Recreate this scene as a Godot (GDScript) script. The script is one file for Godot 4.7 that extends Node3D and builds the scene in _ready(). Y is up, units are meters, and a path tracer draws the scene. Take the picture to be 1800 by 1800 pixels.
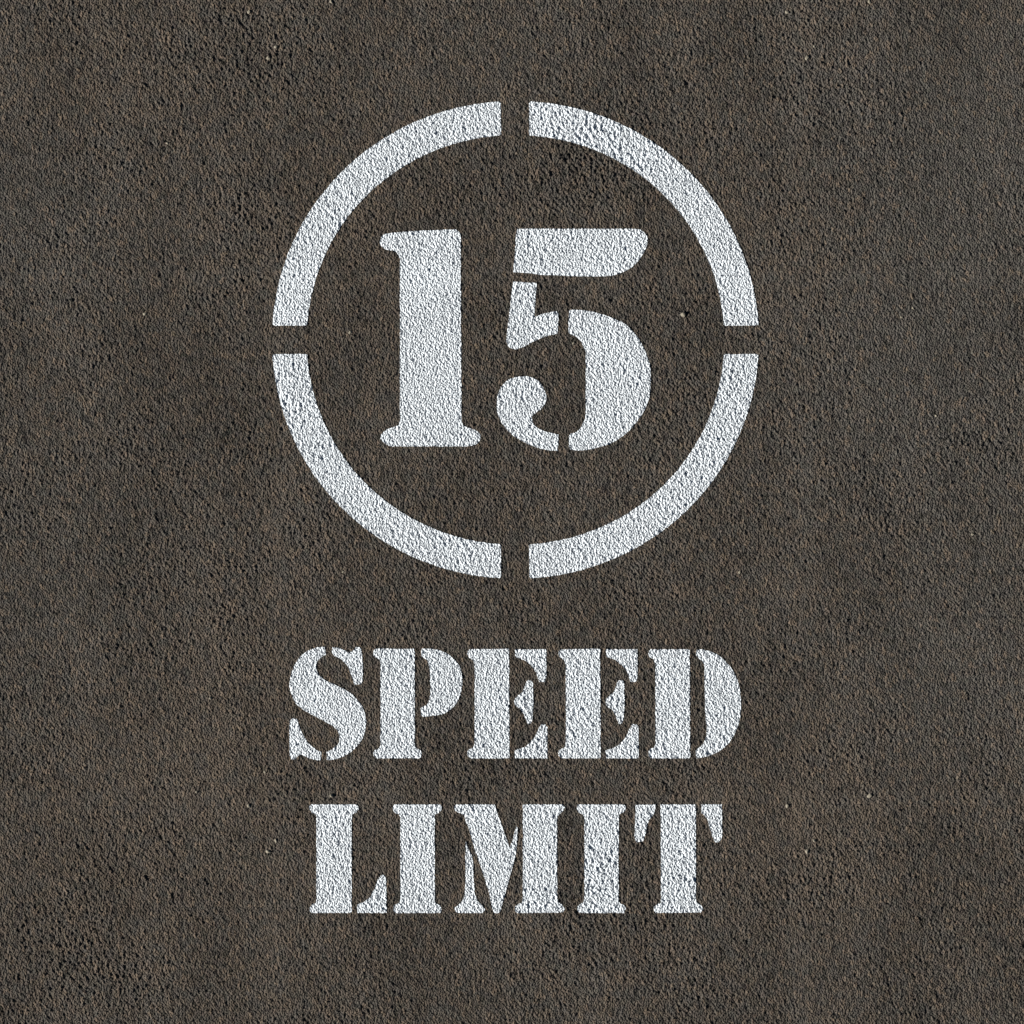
extends Node3D
# A stencilled speed limit marking on coarse, worn asphalt, seen from straight above in low sun.
# Plan measures are millimetres on the road, from the middle of the view: x to the right, z towards the bottom.

const STEP := 1.95           # mm between the points of the modelled asphalt surface
const REACH := 1025.0        # mm to which the surface is modelled grain by grain
const FAR := 60000.0         # mm to the end of the road surface
const PAINT := 0.7           # mm of paint on the asphalt

var axis := PackedFloat64Array()
var first := 0               # index of the first point of the evenly spaced part of the axis
var even := 0                # its number of points
var heights := PackedFloat32Array()
var normals := PackedVector3Array()
var asphalt_material: StandardMaterial3D
var outer_material: StandardMaterial3D
var paint_material: StandardMaterial3D
var stone_material: StandardMaterial3D
var edge_noise := FastNoiseLite.new()
var wear_noise := FastNoiseLite.new()
var used := {}

const SUN_UP := 25.0
const SUN_ROUND := 16.0
const GRAIN := 7.2
const GRAIN_HIGH := 1.7
const GRAIN_STEP := 0.3
const LUMP := 10.0
const LUMP_HIGH := 0.85
const FINE := 6.0
const FINE_HIGH := 0.6
const GRIT := 5.0
const GRIT_DEEP := 1.6
const ROUGH_WIDE := 0.35
const TONE_WIDE := 0.2
const ALBEDO := 0.9
const RAGGED := 0.8
const RING_POWER := 2.015

const OUTLINE_ONE := [
	["stroke", [-250, -543, 0, -229, -546, 0, -196, -548, 0, -164, -550, 0, -135, -551, 0, -111, -552, 0, -105, -549, 0, -101, -543, 0, -100, -534, 0, -100, -445, 0, -99, -261, 0, -99, -190, 0, -98, -177, 0, -95, -169, 0, -86, -165, 0, -77, -162, 0, -69, -159, 0, -63, -152, 0, -62, -146, 0, -63, -139, 0, -68, -133, 0, -76, -130, 0, -89, -128, 0, -237, -128, 0, -244, -131, 0, -252, -137, 0, -257, -144, 0, -256, -151, 0, -251, -157, 0, -243, -162, 0, -234, -165, 0, -227, -167, 0, -221, -171, 0, -219, -180, 0, -219, -241, 0, -219, -384, 0, -219, -475, 0, -219, -493, 0, -223, -504, 0, -228, -509, 0, -237, -511, 0, -247, -513, 0, -254, -518, 0, -258, -524, 0, -258, -529, 0, -256, -536, 0]],
]
const OUTLINE_FIVE := [
	["flag", [9, -553, 0, 242, -553, 0, 251, -551, 1, 259, -545, 1, 264, -536, 1, 264, -526, 1, 261, -514, 1, 254, -501, 1, 244, -487, 1, 229, -475, 1, 213, -467, 1, 197, -462, 1, 177, -460, 1, 154, -460, 1, 107, -461, 1, 86, -462, 1, 57, -463, 1, 33, -466, 1, 2, -468, 0, 4, -489, 0]],
	["neck", [2, -450, 0, 48, -447, 0, 43, -380, 0, 57, -386, 1, 74, -390, 1, 86, -392, 0, 89, -390, 0, 91, -386, 0, 89, -353, 0, 88, -348, 0, 71, -344, 1, 51, -337, 1, 31, -327, 1, 16, -320, 1, 4, -318, 1, -6, -322, 1, -11, -333, 1, -10, -348, 0]],
	["bowl", [111, -388, 0, 112, -393, 0, 114, -395, 0, 134, -394, 1, 152, -392, 1, 172, -387, 1, 193, -380, 1, 213, -371, 1, 227, -360, 1, 238, -349, 1, 211, -374, 1, 234, -355, 1, 258, -318, 1, 265, -300, 1, 270, -282, 1, 271, -263, 1, 270, -241, 1, 267, -220, 1, 261, -204, 1, 252, -188, 1, 240, -172, 1, 227, -157, 1, 213, -146, 1, 193, -134, 1, 172, -127, 1, 152, -122, 1, 134, -120, 1, 122, -120, 0, 114, -122, 0, 111, -129, 0, 111, -147, 0, 114, -153, 0, 126, -157, 1, 136, -169, 1, 142, -182, 1, 144, -196, 0, 144, -302, 0, 144, -313, 0, 139, -324, 1, 132, -336, 1, 121, -344, 1, 113, -348, 0, 110, -351, 0]],
	["hook", [67, -225, 1, 64, -237, 1, 57, -249, 1, 47, -259, 1, 35, -264, 1, 23, -265, 1, 11, -264, 1, -2, -261, 1, -14, -253, 1, -23, -241, 1, -28, -227, 1, -30, -210, 1, -29, -196, 1, -23, -180, 1, -15, -167, 1, -2, -153, 1, 15, -141, 1, 33, -132, 1, 51, -125, 1, 70, -121, 1, 89, -119, 0, 91, -139, 0, 90, -151, 0, 78, -154, 1, 63, -158, 1, 49, -165, 1, 42, -171, 1, 39, -180, 1, 40, -188, 1, 47, -194, 1, 57, -201, 1, 64, -210, 1]],
]
const OUTLINE_S := [
	["spine", [-366, 263, 0, -364, 270, 0, -364, 279, 0, -371, 283, 1, -379, 290, 1, -382, 300, 1, -381, 311, 1, -376, 319, 1, -366, 328, 1, -349, 336, 1, -332, 344, 1, -315, 354, 1, -302, 367, 1, -292, 380, 1, -287, 396, 1, -285, 413, 1, -288, 432, 1, -296, 449, 1, -308, 463, 1, -325, 475, 1, -342, 482, 1, -358, 485, 0, -362, 483, 0, -362, 469, 0, -358, 467, 0, -347, 460, 1, -338, 450, 1, -337, 438, 1, -340, 428, 1, -349, 419, 1, -364, 410, 1, -383, 400, 1, -400, 391, 1, -413, 382, 1, -424, 371, 1, -430, 357, 1, -435, 340, 1, -433, 326, 1, -429, 309, 1, -421, 293, 1, -411, 280, 1, -398, 271, 1, -383, 265, 1]],
	["serif", [-351, 264, 0, -340, 265, 1, -327, 270, 1, -319, 274, 1, -313, 273, 1, -305, 264, 0, -297, 264, 0, -294, 268, 0, -292, 287, 0, -291, 309, 0, -292, 330, 0, -296, 337, 0, -308, 337, 0, -310, 330, 1, -315, 315, 1, -320, 304, 1, -327, 294, 1, -336, 286, 1, -347, 281, 0, -352, 274, 0]],
	["serif", [-428, 403, 0, -420, 404, 0, -417, 412, 0, -414, 423, 1, -407, 437, 1, -399, 450, 1, -389, 459, 1, -379, 466, 1, -373, 468, 0, -372, 479, 0, -373, 485, 0, -383, 484, 1, -396, 481, 1, -406, 476, 1, -413, 474, 1, -417, 476, 1, -424, 483, 0, -431, 483, 0, -434, 476, 0, -435, 449, 0, -435, 417, 0, -433, 407, 0]],
]
const OUTLINE_P := [
	["stem", [-267, 267, 0, -191, 267, 0, -190, 272, 0, -190, 457, 0, -186, 462, 0, -179, 465, 0, -176, 471, 0, -178, 479, 0, -181, 481, 0, -264, 481, 0, -270, 476, 0, -271, 470, 0, -268, 465, 0, -260, 462, 0, -257, 457, 0, -257, 296, 0, -258, 289, 0, -267, 284, 0, -271, 279, 0, -270, 271, 0]],
	["bowl", [-177, 269, 0, -175, 267, 0, -159, 267, 0, -142, 270, 1, -126, 277, 1, -114, 286, 1, -104, 298, 1, -98, 315, 1, -97, 331, 1, -99, 349, 1, -105, 367, 1, -116, 382, 1, -128, 391, 1, -142, 396, 1, -159, 398, 1, -172, 400, 0, -177, 398, 0, -179, 384, 0, -175, 381, 0, -167, 376, 1, -162, 368, 1, -160, 357, 1, -160, 327, 1, -161, 308, 1, -163, 296, 1, -168, 287, 1, -175, 284, 0, -177, 280, 0]],
]
const OUTLINE_E := [
	["stem", [-83, 268, 0, -6, 267, 0, -5, 481, 0, -81, 481, 0, -87, 476, 0, -88, 468, 0, -84, 463, 0, -76, 460, 0, -73, 452, 0, -73, 298, 0, -76, 290, 0, -84, 284, 0, -88, 278, 0, -87, 272, 0]],
	["serif", [5, 268, 0, 67, 268, 0, 67, 320, 0, 64, 332, 0, 53, 332, 0, 50, 322, 1, 45, 310, 1, 36, 299, 1, 26, 291, 1, 13, 285, 1, 6, 283, 0]],
	["serif", [31, 328, 0, 38, 329, 0, 41, 334, 0, 42, 369, 0, 40, 405, 0, 36, 414, 0, 31, 414, 0, 27, 405, 1, 21, 392, 1, 15, 384, 1, 9, 381, 1, 5, 375, 1, 5, 367, 1, 10, 360, 1, 18, 354, 1, 24, 343, 1, 27, 332, 0]],
	["serif", [57, 414, 0, 65, 415, 0, 69, 420, 0, 69, 481, 0, 6, 481, 0, 5, 466, 0, 11, 463, 0, 24, 459, 1, 36, 449, 1, 46, 436, 1, 52, 422, 1]],
]
const OUTLINE_D := [
	["stem", [271, 268, 0, 346, 268, 0, 347, 272, 0, 348, 478, 0, 346, 481, 0, 271, 481, 0, 267, 476, 0, 266, 468, 0, 270, 463, 0, 277, 460, 0, 280, 454, 0, 280, 298, 0, 277, 288, 0, 269, 284, 0, 266, 277, 0, 268, 271, 0]],
	["bowl", [361, 269, 0, 371, 268, 0, 386, 272, 1, 403, 280, 1, 418, 293, 1, 431, 309, 1, 440, 328, 1, 445, 350, 1, 447, 373, 1, 445, 401, 1, 438, 426, 1, 427, 446, 1, 412, 462, 1, 395, 472, 1, 378, 478, 1, 361, 481, 0, 359, 477, 0, 359, 466, 0, 363, 462, 0, 371, 455, 1, 376, 446, 1, 377, 384, 0, 376, 320, 0, 375, 298, 1, 372, 291, 1, 365, 287, 1, 360, 280, 0, 359, 274, 0]],
]
const OUTLINE_L := [
	["stem", [-392, 571, 0, -303, 571, 0, -300, 575, 0, -300, 581, 0, -304, 587, 0, -311, 590, 0, -313, 596, 0, -313, 781, 0, -315, 783, 0, -392, 783, 0, -395, 779, 0, -394, 771, 0, -390, 766, 0, -383, 764, 0, -382, 756, 0, -382, 596, 0, -383, 591, 0, -391, 587, 0, -396, 580, 0, -396, 574, 0]],
	["foot", [-256, 709, 0, -249, 709, 0, -246, 715, 0, -245, 783, 0, -302, 783, 0, -303, 767, 0, -299, 765, 0, -289, 761, 1, -279, 753, 1, -271, 741, 1, -265, 726, 1, -260, 714, 1]],
]
const OUTLINE_I := [
	["stroke", [-230, 571, 0, -140, 571, 0, -137, 576, 0, -138, 583, 0, -144, 588, 0, -151, 591, 0, -151, 598, 0, -151, 759, 0, -149, 764, 0, -141, 767, 0, -137, 774, 0, -140, 783, 0, -228, 783, 0, -232, 777, 0, -231, 769, 0, -225, 765, 0, -220, 763, 0, -218, 754, 0, -218, 596, 0, -221, 591, 0, -230, 587, 0, -233, 580, 0, -232, 574, 0]],
]
const OUTLINE_M := [
	["stem", [-90, 643, 0, -84, 660, 1, -78, 673, 1, -76, 686, 1, -75, 705, 1, -74, 726, 1, -72, 748, 1, -66, 761, 1, -58, 769, 1, -53, 775, 0, -55, 781, 0, -58, 783, 0, -107, 783, 0, -112, 778, 0, -112, 772, 0, -106, 768, 1, -99, 762, 1, -94, 752, 1, -92, 739, 1, -91, 718, 1, -91, 684, 1, -91, 658, 0]],
	["diagonal", [-109, 571, 0, -34, 571, 0, -29, 587, 0, -5, 655, 0, 1, 641, 0, 6, 622, 0, 9, 612, 0, 11, 620, 0, 10, 641, 0, 7, 669, 1, -0, 697, 1, -7, 722, 1, -14, 748, 1, -23, 779, 0, -26, 783, 0, -35, 783, 0, -38, 776, 0, -45, 744, 0, -56, 707, 0, -66, 679, 0, -74, 656, 0, -82, 626, 0, -90, 603, 1, -94, 592, 1, -102, 588, 0, -111, 583, 0, -113, 577, 0]],
	["stem", [21, 571, 0, 99, 571, 0, 103, 576, 0, 101, 582, 0, 94, 589, 0, 88, 595, 0, 88, 754, 0, 90, 762, 0, 98, 767, 0, 103, 776, 0, 99, 782, 0, 10, 783, 0, 6, 778, 0, 6, 770, 0, 12, 766, 0, 19, 763, 0, 21, 756, 0]],
]
const OUTLINE_T := [
	["stem", [290, 571, 0, 357, 571, 0, 359, 577, 0, 359, 759, 0, 362, 763, 0, 368, 766, 0, 373, 775, 0, 369, 782, 0, 282, 783, 0, 277, 779, 0, 277, 771, 0, 283, 766, 0, 290, 763, 0, 291, 754, 0]],
	["arm", [241, 572, 0, 280, 571, 0, 279, 583, 1, 275, 592, 1, 268, 601, 1, 263, 615, 1, 260, 630, 1, 256, 643, 0, 243, 645, 0, 239, 635, 0, 240, 620, 0]],
	["arm", [370, 571, 0, 410, 571, 0, 410, 635, 0, 406, 643, 0, 400, 646, 0, 396, 644, 0, 390, 630, 1, 385, 613, 1, 381, 600, 1, 375, 592, 1, 370, 588, 0]],
]

func _ready() -> void:
	# ---- camera, sky, sun, exposure
	var camera := Camera3D.new()
	camera.name = "camera"
	camera.position = Vector3(0, 5, 0)
	camera.rotation_degrees = Vector3(-90, 0, 0)
	camera.fov = rad_to_deg(2.0 * atan(1.0 / 5.0))
	camera.near = 0.1
	camera.far = 200.0
	add_child(camera)
	camera.current = true

	var sky_material := ProceduralSkyMaterial.new()
	sky_material.sky_top_color = Color(0.20, 0.34, 0.50)
	sky_material.sky_horizon_color = Color(0.45, 0.52, 0.58)
	sky_material.sky_curve = 0.15
	sky_material.ground_bottom_color = Color(0.10, 0.09, 0.08)
	sky_material.ground_horizon_color = Color(0.30, 0.31, 0.32)
	sky_material.sky_energy_multiplier = 0.5
	sky_material.sun_angle_max = 20.0
	var sky := Sky.new()
	sky.sky_material = sky_material
	var environment := Environment.new()
	environment.background_mode = Environment.BG_SKY
	environment.sky = sky
	environment.tonemap_mode = Environment.TONE_MAPPER_LINEAR
	environment.tonemap_exposure = 1.4
	environment.ssao_enabled = true
	environment.ssil_enabled = true
	environment.sdfgi_enabled = true
	var world := WorldEnvironment.new()
	world.name = "daylight"
	world.environment = environment
	add_child(world)

	var sun := DirectionalLight3D.new()
	sun.name = "sun"
	var up := deg_to_rad(SUN_UP)
	var round_ := deg_to_rad(SUN_ROUND)
	var to_sun := Vector3(-cos(up) * cos(round_), sin(up), cos(up) * sin(round_))
	sun.basis = Basis.looking_at(-to_sun)
	sun.light_energy = 1.6
	sun.light_color = Color(1.0, 0.985, 0.96)
	sun.light_angular_distance = 0.5
	sun.shadow_enabled = true
	add_child(sun)

	# ---- materials
	make_materials()

	# ---- the asphalt
	build_asphalt()

	# ---- the markings
	build_ring()
	thing_of_outlines("painted_digit", OUTLINE_ONE, 0.0, "white stencilled digit 1 painted in one piece inside the broken ring", "painted digit", "stencilled digits inside the ring")
	thing_of_outlines("painted_digit", OUTLINE_FIVE, 0.0, "white stencilled digit 5 in four pieces inside the broken ring", "painted digit", "stencilled digits inside the ring")
	var speed := "letters of the upper word on the road"
	thing_of_outlines("painted_letter", OUTLINE_S, 0.0, "white stencilled letter S that begins the word SPEED", "painted letter", speed)
	thing_of_outlines("painted_letter", OUTLINE_P, 0.0, "white stencilled letter P between the S and the first E of SPEED", "painted letter", speed)
	thing_of_outlines("painted_letter", OUTLINE_E, 0.0, "first of two white stencilled letters E in SPEED, next to the P", "painted letter", speed)
	thing_of_outlines("painted_letter", OUTLINE_E, 178.0, "second of two white stencilled letters E in SPEED, next to the D", "painted letter", speed)
	thing_of_outlines("painted_letter", OUTLINE_D, 0.0, "white stencilled letter D with rounded bowl that ends the word SPEED", "painted letter", speed)
	var limit := "letters of the lower word on the road"
	thing_of_outlines("painted_letter", OUTLINE_L, 0.0, "white stencilled letter L with separate foot that begins the word LIMIT", "painted letter", limit)
	thing_of_outlines("painted_letter", OUTLINE_I, 0.0, "first of two white stencilled letters I in LIMIT, between L and M", "painted letter", limit)
	thing_of_outlines("painted_letter", OUTLINE_M, 0.0, "wide white stencilled letter M in the middle of the word LIMIT", "painted letter", limit)
	thing_of_outlines("painted_letter", OUTLINE_I, 359.2, "second of two white stencilled letters I in LIMIT, between M and T", "painted letter", limit)
	thing_of_outlines("painted_letter", OUTLINE_T, 0.0, "white stencilled letter T with two separate arms that ends the word LIMIT", "painted letter", limit)


# ------------------------------------------------------------------ helpers

func numbered(called: String) -> String:
	used[called] = used.get(called, -1) + 1
	return called if used[called] == 0 else "%s_%03d" % [called, used[called]]


func noise(kind: int, seed_: int, size_mm: float) -> FastNoiseLite:
	var n := FastNoiseLite.new()
	n.noise_type = kind
	n.seed = seed_
	n.frequency = 1.0 / size_mm
	n.fractal_type = FastNoiseLite.FRACTAL_NONE
	return n


func make_materials() -> void:
	asphalt_material = StandardMaterial3D.new()
	asphalt_material.resource_name = "worn asphalt"
	asphalt_material.vertex_color_use_as_albedo = true
	asphalt_material.roughness = 0.95
	asphalt_material.metallic_specular = 0.05
	var grit := noise(FastNoiseLite.TYPE_SIMPLEX_SMOOTH, 31, GRIT / 0.5)
	grit.fractal_type = FastNoiseLite.FRACTAL_FBM
	grit.fractal_octaves = 2
	grit.fractal_gain = 0.45
	var bumps := NoiseTexture2D.new()
	bumps.width = 2048
	bumps.height = 2048
	bumps.seamless = true
	bumps.as_normal_map = true
	bumps.bump_strength = 8.0
	bumps.noise = grit
	asphalt_material.normal_enabled = true
	asphalt_material.normal_texture = bumps
	asphalt_material.normal_scale = GRIT_DEEP
	asphalt_material.uv1_triplanar = true
	asphalt_material.uv1_world_triplanar = true
	asphalt_material.uv1_scale = Vector3.ONE / 1.024
	outer_material = asphalt_material.duplicate()
	outer_material.resource_name = "worn asphalt farther off"
	outer_material.normal_scale = GRIT_DEEP * 1.8
	paint_material = StandardMaterial3D.new()
	paint_material.resource_name = "white road paint"
	paint_material.vertex_color_use_as_albedo = true
	paint_material.roughness = 0.8
	paint_material.metallic_specular = 0.3
	paint_material.normal_enabled = true
	paint_material.normal_texture = bumps
	paint_material.normal_scale = GRIT_DEEP
	paint_material.uv1_triplanar = true
	paint_material.uv1_world_triplanar = true
	paint_material.uv1_scale = Vector3.ONE / 1.024
	stone_material = StandardMaterial3D.new()
	stone_material.resource_name = "pale stone"
	stone_material.albedo_color = Color(0.28, 0.25, 0.19).linear_to_srgb()
	stone_material.roughness = 0.8
	edge_noise = noise(FastNoiseLite.TYPE_SIMPLEX_SMOOTH, 77, 6.0)
	wear_noise = noise(FastNoiseLite.TYPE_SIMPLEX_SMOOTH, 91, 90.0)


# Where the road is coarser (positive) or more worn down (negative): x, z, radius in mm, amount.
const COARSE := [
	-833, -678, 100, 0.35, -467, -911, 130, 0.3, -522, -589, 60, 0.35, -833, -933, 70, 0.3,
	610, -890, 140, 0.3, 530, -590, 60, 0.35, 640, -290, 100, 0.25, 800, -30, 110, 0.25, 760, -780, 80, 0.25, 170, -700, 120, 0.45, 180, -680, 70, 0.3,
	-830, 870, 110, 0.4, 210, 730, 110, 0.35, 600, 740, 80, 0.3, -600, 150, 120, 0.25, 300, 860, 120, 0.25,
	890, -830, 190, -0.35, 800, -330, 150, -0.3, -980, -650, 130, -0.35, -120, -260, 90, -0.3, -280, 430, 120, -0.2, 900, 300, 160, -0.25, -930, 200, 150, -0.15,
]
# Paler or darker stretches of old asphalt, browner (positive) or greyer: x, z, radius in mm, lightness, brownness.
const STAINS := [833, -667, 278, 0.13, -0.5, 800, -222, 289, 0.13, -0.4, 889, 278, 222, 0.08, -0.3, -933, -556, 167, 0.1, -0.4, -556, 400, 211, 0.12, 0.3, 556, 611, 178, 0.1, 0.3, -744, -878, 144, 0.08, 0.2, 589, -533, 167, 0.04, 0.3, -311, -578, 167, 0, 0.3, -611, -278, 211, -0.12, 0, 0, 200, 289, -0.1, 0, 0, -378, 333, -0.09, 0, 389, 500, 167, -0.1, 0, 889, 889, 244, -0.1, 0, -900, 111, 244, -0.06, -0.2, -378, 889, 244, -0.08, 0.1, 111, -911, 222, -0.07, -0.1, -833, 722, 200, 0.05, 0.2, 644, 0, 178, -0.07, 0.1]
# Small holes left by lost stones: x, z, radius, depth in mm.
const HOLES := [-709, -835, 8, 5, 342, -835, 8, 5, -856, -414, 6, 4, 196, -414, 7, 5, -709, 714, 8, 5, 342, 714, 8, 4, 161, 655, 7, 4, 178, -750, 8, 3, 404, -276, 6, 4, -700, -640, 6, 4, 690, -255, 6, 4]


func blob(x: float, z: float, list: Array, at: int) -> float:
	var r: float = list[at + 2]
	var dx: float = x - list[at]
	var dz: float = z - list[at + 1]
	return exp(-(dx * dx + dz * dz) / (r * r))


func build_asphalt() -> void:
	# one sheet: an even fine grid where the grains are modelled, then ever wider steps to the far end
	var side := PackedFloat64Array()
	var step := STEP
	var at := REACH
	while at < FAR:
		step *= 1.25
		at += step
		side.append(at)
	for i in side.size():
		axis.append(-side[side.size() - 1 - i])
	first = axis.size()
	even = int(2.0 * REACH / STEP) + 1
	for i in even:
		axis.append(-REACH + i * (2.0 * REACH / (even - 1)))
	axis.append_array(side)
	var n := axis.size()

	# coarse or worn places, on a coarse grid that is read smoothly
	var cell := 40.0
	var rows := 54
	var rough := PackedFloat32Array()
	rough.resize(rows * rows)
	var stain := PackedVector2Array()
	stain.resize(rows * rows)
	for j in rows:
		for i in rows:
			var amount := 0.0
			for k in range(0, COARSE.size(), 4):
				amount += COARSE[k + 3] * blob(-1060.0 + i * cell, -1060.0 + j * cell, COARSE, k)
			rough[j * rows + i] = amount
			var tint := Vector2.ZERO
			for k in range(0, STAINS.size(), 5):
				tint += Vector2(STAINS[k + 3], STAINS[k + 4]) * blob(-1060.0 + i * cell, -1060.0 + j * cell, STAINS, k)
			stain[j * rows + i] = tint

	var grain := noise(FastNoiseLite.TYPE_CELLULAR, 5, GRAIN)
	grain.cellular_return_type = FastNoiseLite.RETURN_DISTANCE
	grain.cellular_distance_function = FastNoiseLite.DISTANCE_EUCLIDEAN
	grain.cellular_jitter = 1.0
	var kind: FastNoiseLite = grain.duplicate()
	kind.cellular_return_type = FastNoiseLite.RETURN_CELL_VALUE
	var lump := noise(FastNoiseLite.TYPE_SIMPLEX_SMOOTH, 11, LUMP)
	var fine := noise(FastNoiseLite.TYPE_SIMPLEX_SMOOTH, 12, FINE)
	var warp := noise(FastNoiseLite.TYPE_SIMPLEX_SMOOTH, 17, 14.0)
	var wide := noise(FastNoiseLite.TYPE_SIMPLEX_SMOOTH, 13, 260.0)
	wide.fractal_type = FastNoiseLite.FRACTAL_FBM
	wide.fractal_octaves = 3
	var tone := noise(FastNoiseLite.TYPE_SIMPLEX_SMOOTH, 14, 330.0)
	tone.fractal_type = FastNoiseLite.FRACTAL_FBM
	tone.fractal_octaves = 4
	var hue := noise(FastNoiseLite.TYPE_SIMPLEX_SMOOTH, 15, 45.0)
	hue.fractal_type = FastNoiseLite.FRACTAL_FBM
	hue.fractal_octaves = 2

	heights.resize(n * n)
	var places := PackedVector3Array()
	places.resize(n * n)
	var colors := PackedColorArray()
	colors.resize(n * n)
	for j in n:
		var z := axis[j]
		var inside_z := j >= first and j < first + even
		for i in n:
			var x := axis[i]
			var h := 0.0
			var value := 0.0
			var tint := Vector2.ZERO
			if absf(x) < 1400.0 and absf(z) < 1400.0:
				var m := 1.0 + ROUGH_WIDE * wide.get_noise_2d(x, z)
				if inside_z and i >= first and i < first + even:
					var u := (x + 1060.0) / cell
					var v := (z + 1060.0) / cell
					var iu := int(u)
					var iv := int(v)
					var k := iv * rows + iu
					m += lerpf(lerpf(rough[k], rough[k + 1], u - iu), lerpf(rough[k + rows], rough[k + rows + 1], u - iu), v - iv)
					tint = stain[k].lerp(stain[k + 1], u - iu).lerp(stain[k + rows].lerp(stain[k + rows + 1], u - iu), v - iv)
				var gx := x * 1.15 + warp.get_noise_2d(x, z) * 2.0
				var gz := z * 0.85 + warp.get_noise_2d(x + 900.0, z) * 2.0
				var g := grain.get_noise_2d(gx, gz)
				value = kind.get_noise_2d(gx, gz)
				h = m * (GRAIN_HIGH * -g + (LUMP_HIGH * lump.get_noise_2d(x * 1.15, z * 0.85)) + FINE_HIGH * fine.get_noise_2d(x * 1.15, z * 0.85) + GRAIN_STEP * value)
				var fade := maxf(absf(x), absf(z)) - REACH
				if fade > 0.0:
					h *= maxf(0.0, 1.0 - fade / 375.0)
			else:
				value = kind.get_noise_2d(x, z)
			var at_ := j * n + i
			heights[at_] = h
			# colour of the stones and of the binder round them; no light or shade in it
			var t := tone.get_noise_2d(x * 1.5, z * 0.65)
			var q := 0.6 * hue.get_noise_2d(x, z) + 0.35 * value + tint.y
			var light := 1.0 + 0.22 * value + TONE_WIDE * t + 0.6 * tint.x
			var c := Color(0.116, 0.0955, 0.0765).lerp(Color(0.103, 0.0955, 0.085), clampf(0.5 - 1.1 * q, 0.0, 1.0))
			if value > 0.86:
				c = c.lerp(Color(0.15, 0.115, 0.085), 0.5)
			elif value < -0.9:
				c = c.lerp(Color(0.05, 0.046, 0.042), 0.5)
			colors[at_] = Color(c.r * light * ALBEDO, c.g * light * ALBEDO, c.b * light * ALBEDO)
	for k in range(0, HOLES.size(), 4):
		var i0 := first + int((HOLES[k] + REACH) / STEP)
		var j0 := first + int((HOLES[k + 1] + REACH) / STEP)
		for j in range(j0 - 12, j0 + 13):
			for i in range(i0 - 12, i0 + 13):
				var r: float = HOLES[k + 2] * (1.0 + 0.5 * lump.get_noise_2d(axis[i] * 0.7, axis[j] * 0.7))
				var dx: float = axis[i] - HOLES[k]
				var dz: float = axis[j] - HOLES[k + 1]
				heights[j * n + i] -= 0.5 * HOLES[k + 3] * smoothstep(1.0, 0.4, sqrt(dx * dx + dz * dz) / r)
	normals.resize(n * n)
	for j in n:
		var up := maxi(j - 1, 0)
		var down := mini(j + 1, n - 1)
		for i in n:
			var left := maxi(i - 1, 0)
			var right := mini(i + 1, n - 1)
			var slope_x := (heights[j * n + right] - heights[j * n + left]) / (axis[right] - axis[left])
			var slope_z := (heights[down * n + i] - heights[up * n + i]) / (axis[down] - axis[up])
			normals[j * n + i] = Vector3(-slope_x, 1.0, -slope_z).normalized()
			places[j * n + i] = Vector3(axis[i], heights[j * n + i], axis[j]) * 0.001
	var near := PackedInt32Array()
	var distant := PackedInt32Array()
	for j in n - 1:
		var inside_z := j >= first and j < first + even - 1
		for i in n - 1:
			var a := j * n + i
			var six := PackedInt32Array([a, a + 1, a + n + 1, a, a + n + 1, a + n])
			if inside_z and i >= first and i < first + even - 1:
				near.append_array(six)
			else:
				distant.append_array(six)
	var mesh := ArrayMesh.new()
	for part in [near, distant]:
		var arrays := []
		arrays.resize(Mesh.ARRAY_MAX)
		arrays[Mesh.ARRAY_VERTEX] = places
		arrays[Mesh.ARRAY_NORMAL] = normals
		arrays[Mesh.ARRAY_COLOR] = colors
		arrays[Mesh.ARRAY_INDEX] = part
		mesh.add_surface_from_arrays(Mesh.PRIMITIVE_TRIANGLES, arrays)
	mesh.surface_set_material(0, asphalt_material)
	mesh.surface_set_material(1, outer_material)
	var road := MeshInstance3D.new()
	road.name = "asphalt_road"
	road.mesh = mesh
	road.set_meta("kind", "structure")
	road.set_meta("label", "dark brown-grey coarse asphalt road surface under the white markings")
	add_child(road)
	set_pale_stones(road)


# Height and normal of the asphalt at a place in its evenly spaced part, on the same triangles.
func surface_at(x: float, z: float) -> Array:
	var n := axis.size()
	var pitch := 2.0 * REACH / (even - 1)
	var u := (x + REACH) / pitch
	var v := (z + REACH) / pitch
	var i := int(u)
	var j := int(v)
	u -= i
	v -= j
	var a := (j + first) * n + i + first
	var b := a + 1 if u > v else a + n
	var c := a + n + 1
	var wa := 1.0 - maxf(u, v)
	var wc := minf(u, v)
	var wb := absf(u - v)
	return [wa * heights[a] + wb * heights[b] + wc * heights[c], (normals[a] * wa + normals[b] * wb + normals[c] * wc).normalized()]


# Pale bits of stone set in the asphalt: x, z, half length in mm.
const PALE := [-476, -887, 5, -461, -908, 4, 576, -887, 5, 590, -909, 4, -514, -976, 4, 537, -976, 4, -353, -996, 4, 698, -996, 4, -717, -387, 4, 334, -386, 6, -316, -351, 4,
	-476, 663, 5, -461, 642, 4, 576, 663, 5, 590, 642, 4, -353, 554, 5, 698, 554, 5, -514, 574, 4, 537, 574, 4, -589, 364, 4, -616, 547, 3, -483, 508, 3, 783, -398, 3, 828, -188, 3, 899, 44, 3, -330, 117, 3, 444, 118, 3, -673, -720, 3, 120, -330, 3, 760, -380, 3]


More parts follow.
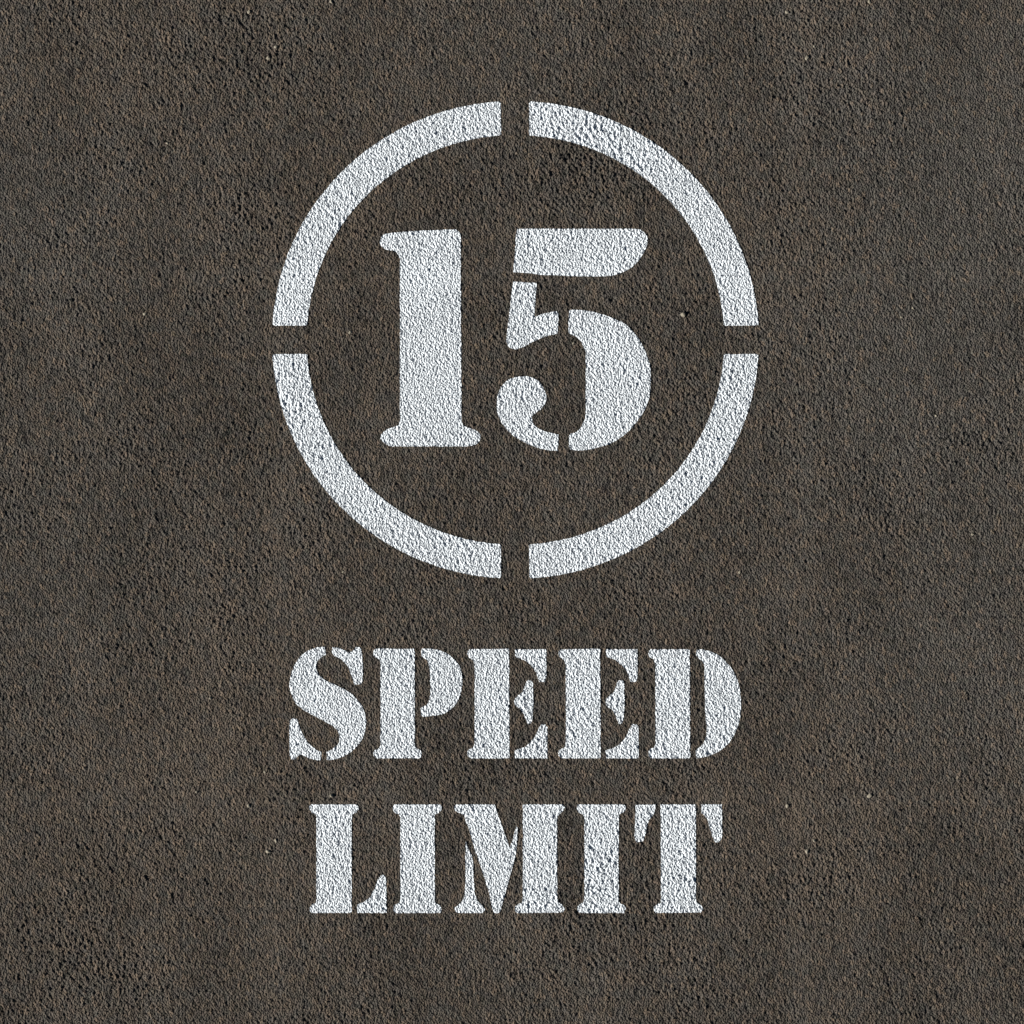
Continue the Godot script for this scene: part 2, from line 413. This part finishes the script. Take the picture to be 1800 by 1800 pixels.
func set_pale_stones(road: Node3D) -> void:
	var random := RandomNumberGenerator.new()
	random.seed = 404
	var shapes: Array[ArrayMesh] = []
	for k in 4:
		var ball := SphereMesh.new()
		ball.radius = 1.0
		ball.height = 2.0
		ball.radial_segments = 7
		ball.rings = 3
		var arrays := ball.get_mesh_arrays()
		var points: PackedVector3Array = arrays[Mesh.ARRAY_VERTEX]
		var rough := noise(FastNoiseLite.TYPE_SIMPLEX_SMOOTH, 60 + k, 1.1)
		for i in points.size():
			points[i] *= 1.0 + 0.4 * rough.get_noise_3dv(points[i])
		var st := SurfaceTool.new()
		st.begin(Mesh.PRIMITIVE_TRIANGLES)
		for i in arrays[Mesh.ARRAY_INDEX]:
			st.set_smooth_group(-1)
			st.add_vertex(points[i])
		st.generate_normals()
		shapes.append(st.commit())
	for k in range(0, PALE.size(), 3):
		var stone := MeshInstance3D.new()
		stone.name = "pale_stone"
		stone.mesh = shapes[random.randi() % 4]
		stone.material_override = stone_material
		var size: float = PALE[k + 2] * 0.001
		var surface := surface_at(PALE[k], PALE[k + 1])
		stone.basis = Basis(Vector3.UP, random.randf() * TAU).scaled_local(Vector3(size * 0.75, size * 0.5, size))
		stone.position = Vector3(PALE[k] * 0.001, surface[0] * 0.001 + size * 0.2, PALE[k + 1] * 0.001)
		road.add_child(stone, true)


# ------------------------------------------------------------------ paint

# An outline of x, z, 1 where it bends smoothly there, as a closed line of short steps with the slightly ragged edge of sprayed paint.
func outline(list: Array, shift: float) -> PackedVector2Array:
	var p: Array[Vector2] = []
	var smooth: Array[bool] = []
	for k in range(0, list.size(), 3):
		p.append(Vector2(list[k] + shift, list[k + 1]))
		smooth.append(list[k + 2] == 1)
	var line := PackedVector2Array()
	var count := p.size()
	for k in count:
		var a := p[k]
		var b := p[(k + 1) % count]
		var length := a.distance_to(b)
		var ta := b - a
		var tb := b - a
		if smooth[k]:
			ta = bend(p[k - 1], a, b) * length
		if smooth[(k + 1) % count]:
			tb = bend(a, b, p[(k + 2) % count]) * length
		var steps := maxi(1, roundi(length / 4.0))
		for s in steps:
			var t := float(s) / steps
			var t2 := t * t
			var t3 := t2 * t
			line.append(a * (2 * t3 - 3 * t2 + 1) + ta * (t3 - 2 * t2 + t) + b * (3 * t2 - 2 * t3) + tb * (t3 - t2))
	return ragged(line)


func bend(a: Vector2, b: Vector2, c: Vector2) -> Vector2:
	var h1 := a.distance_to(b)
	var h2 := b.distance_to(c)
	return ((b - a) / h1 * h2 + (c - b) / h2 * h1) / (h1 + h2)


func ragged(line: PackedVector2Array) -> PackedVector2Array:
	var out := PackedVector2Array()
	for q in line:
		out.append(q + RAGGED * Vector2(edge_noise.get_noise_2d(q.x, q.y), edge_noise.get_noise_2d(q.x + 500.0, q.y - 300.0)))
	return out


# A coat of paint over that outline: it follows the grains of the asphalt below and has an edge of its own thickness.
func paint_mesh(line: PackedVector2Array, origin: Vector2) -> ArrayMesh:
	var pitch := 2.0 * REACH / (even - 1)
	var lo := line[0]
	var hi := line[0]
	for q in line:
		lo = lo.min(q)
		hi = hi.max(q)
	var i0 := int((lo.x + REACH) / pitch)
	var j0 := int((lo.y + REACH) / pitch)
	var wide := int((hi.x + REACH) / pitch) - i0 + 2
	var deep := int((hi.y + REACH) / pitch) - j0 + 2
	var inside := PackedByteArray()
	inside.resize(wide * deep)
	for j in deep:
		for i in wide:
			inside[j * wide + i] = int(Geometry2D.is_point_in_polygon(Vector2(-REACH + (i0 + i) * pitch, -REACH + (j0 + j) * pitch), line))
	# cells that the edge runs through
	var crossed := {}
	for k in line.size():
		var a := line[k]
		var b := line[(k + 1) % line.size()]
		var steps := maxi(1, ceili(a.distance_to(b) / 0.4))
		for s in steps + 1:
			var q := a.lerp(b, float(s) / steps)
			crossed[Vector2i(int((q.x + REACH) / pitch) - i0, int((q.y + REACH) / pitch) - j0)] = true
	var v := PackedVector3Array()
	var vn := PackedVector3Array()
	var vc := PackedColorArray()
	var index := PackedInt32Array()
	var known := {}
	var n := axis.size()
	for j in deep - 1:
		for i in wide - 1:
			var corners := [j * wide + i, j * wide + i + 1, (j + 1) * wide + i + 1, (j + 1) * wide + i]
			if crossed.has(Vector2i(i, j)):
				var x := -REACH + (i0 + i) * pitch
				var z := -REACH + (j0 + j) * pitch
				for half in 2:
					var third := Vector2(x + pitch, z) if half == 0 else Vector2(x, z + pitch)
					for piece in Geometry2D.intersect_polygons(PackedVector2Array([Vector2(x, z), third, Vector2(x + pitch, z + pitch)]), line):
						var tri := Geometry2D.triangulate_polygon(piece)
						for k in range(0, tri.size(), 3):
							var turn := (piece[tri[k + 1]] - piece[tri[k]]).cross(piece[tri[k + 2]] - piece[tri[k]])
							if absf(turn) < 1e-4:
								continue
							for m in ([0, 1, 2] if turn > 0.0 else [0, 2, 1]):
								var q: Vector2 = piece[tri[k + m]]
								var surface := surface_at(q.x, q.y)
								index.append(v.size())
								v.append(Vector3(q.x - origin.x, surface[0] + PAINT, q.y - origin.y) * 0.001)
								vn.append(surface[1])
								vc.append(paint_color(q))
			elif inside[corners[0]] and inside[corners[2]]:
				var four: Array[int] = []
				for c in corners:
					if not known.has(c):
						known[c] = v.size()
						var gi: int = i0 + c % wide
						var gj: int = j0 + c / wide
						var at := (gj + first) * n + gi + first
						var q := Vector2(-REACH + gi * pitch, -REACH + gj * pitch)
						v.append(Vector3(q.x - origin.x, heights[at] + PAINT, q.y - origin.y) * 0.001)
						vn.append(normals[at])
						vc.append(paint_color(q))
					four.append(known[c])
				index.append_array(PackedInt32Array([four[0], four[1], four[2], four[0], four[2], four[3]]))
	# the edge of the coat, down into the asphalt
	var way := 1.0 if Geometry2D.is_polygon_clockwise(line) else -1.0
	for k in line.size():
		var a := line[k]
		var b := line[(k + 1) % line.size()]
		if a.distance_to(b) < 1e-3:
			continue
		var out := Vector3((b - a).y, 0, -(b - a).x).normalized() * way
		var base := v.size()
		for q in [a, b]:
			var h: float = surface_at(q.x, q.y)[0]
			for y in [h + PAINT, h - 1.0]:
				v.append(Vector3(q.x - origin.x, y, q.y - origin.y) * 0.001)
				vn.append(out)
				vc.append(paint_color(q))
		if way > 0.0:
			index.append_array(PackedInt32Array([base, base + 1, base + 3, base, base + 3, base + 2]))
		else:
			index.append_array(PackedInt32Array([base, base + 3, base + 1, base, base + 2, base + 3]))
	var arrays := []
	arrays.resize(Mesh.ARRAY_MAX)
	arrays[Mesh.ARRAY_VERTEX] = v
	arrays[Mesh.ARRAY_NORMAL] = vn
	arrays[Mesh.ARRAY_COLOR] = vc
	arrays[Mesh.ARRAY_INDEX] = index
	var mesh := ArrayMesh.new()
	mesh.add_surface_from_arrays(Mesh.PRIMITIVE_TRIANGLES, arrays)
	mesh.surface_set_material(0, paint_material)
	return mesh


func paint_color(q: Vector2) -> Color:
	var grime := 1.0 + 0.05 * wear_noise.get_noise_2d(q.x, q.y) + 0.05 * edge_noise.get_noise_2d(q.x * 0.5, q.y * 0.5)
	return Color(0.755 * grime, 0.805 * grime, 0.845 * grime)


func thing_of_lines(called: String, kinds: Array, lines: Array, label: String, category: String, group: String) -> void:
	var lo: Vector2 = lines[0][0]
	var hi := lo
	for line in lines:
		for q in line:
			lo = lo.min(q)
			hi = hi.max(q)
	var origin := (lo + hi) / 2.0
	var thing: Node3D
	if lines.size() == 1:
		var single := MeshInstance3D.new()
		single.mesh = paint_mesh(lines[0], origin)
		thing = single
	else:
		thing = Node3D.new()
		for k in lines.size():
			var part := MeshInstance3D.new()
			part.name = kinds[k]
			part.mesh = paint_mesh(lines[k], origin)
			thing.add_child(part, true)
	thing.name = numbered(called)
	thing.position = Vector3(origin.x, 0, origin.y) * 0.001
	thing.set_meta("label", label)
	thing.set_meta("category", category)
	if group:
		thing.set_meta("group", group)
	add_child(thing)


func thing_of_outlines(called: String, outlines: Array, shift: float, label: String, category: String, group: String) -> void:
	var kinds := []
	var lines := []
	for o in outlines:
		kinds.append(o[0])
		lines.append(outline(o[1], shift))
	thing_of_lines(called, kinds, lines, label, category, group)


# The ring: a slightly squashed circle cut into four by the bridges of the stencil.
func build_ring() -> void:
	var center := Vector2(6.7, -336.1)
	var lines := []
	for quarter in 4:
		var sx := -1.0 if quarter in [0, 3] else 1.0
		var sz := -1.0 if quarter in [0, 1] else 1.0
		var cut_x := 28.3 if sx < 0.0 else 26.7
		var cut_z := 27.8
		var line := PackedVector2Array()
		for edge in [[475.3, 466.3], [407.8, 400.0]]:
			var arc := PackedVector2Array()
			for k in 401:
				var t := PI / 2 * k / 400.0
				var q := Vector2(edge[0] * pow(cos(t), 2.0 / RING_POWER), edge[1] * pow(sin(t), 2.0 / RING_POWER))
				if q.x >= cut_x and q.y >= cut_z and (arc.is_empty() or q.distance_to(arc[-1]) > 3.5):
					arc.append(q)
			if edge[0] > 450.0:
				arc.insert(0, Vector2(arc[0].x, cut_z + 3.0))
				arc.insert(0, Vector2(arc[0].x - 4.0, cut_z))
				arc.append(Vector2(cut_x + 3.0, arc[-1].y))
				arc.append(Vector2(cut_x, arc[-1].y - 4.0))
			else:
				arc.insert(0, Vector2(arc[0].x, cut_z + 2.0))
				arc.insert(0, Vector2(arc[0].x + 2.5, cut_z))
				arc.append(Vector2(cut_x + 2.0, arc[-1].y))
				arc.append(Vector2(cut_x, arc[-1].y + 2.5))
				arc.reverse()
			line.append_array(arc)
		var placed := PackedVector2Array()
		for k in line.size():
			var a := line[k]
			var b := line[(k + 1) % line.size()]
			var steps := maxi(1, roundi(a.distance_to(b) / 4.0))
			for s in steps:
				var q := a.lerp(b, float(s) / steps)
				placed.append(center + Vector2(q.x * sx, q.y * sz))
		lines.append(ragged(placed))
	thing_of_lines("painted_ring", ["arc", "arc", "arc", "arc"], lines, "white stencilled ring in four arcs painted round the number 15", "road marking", "")
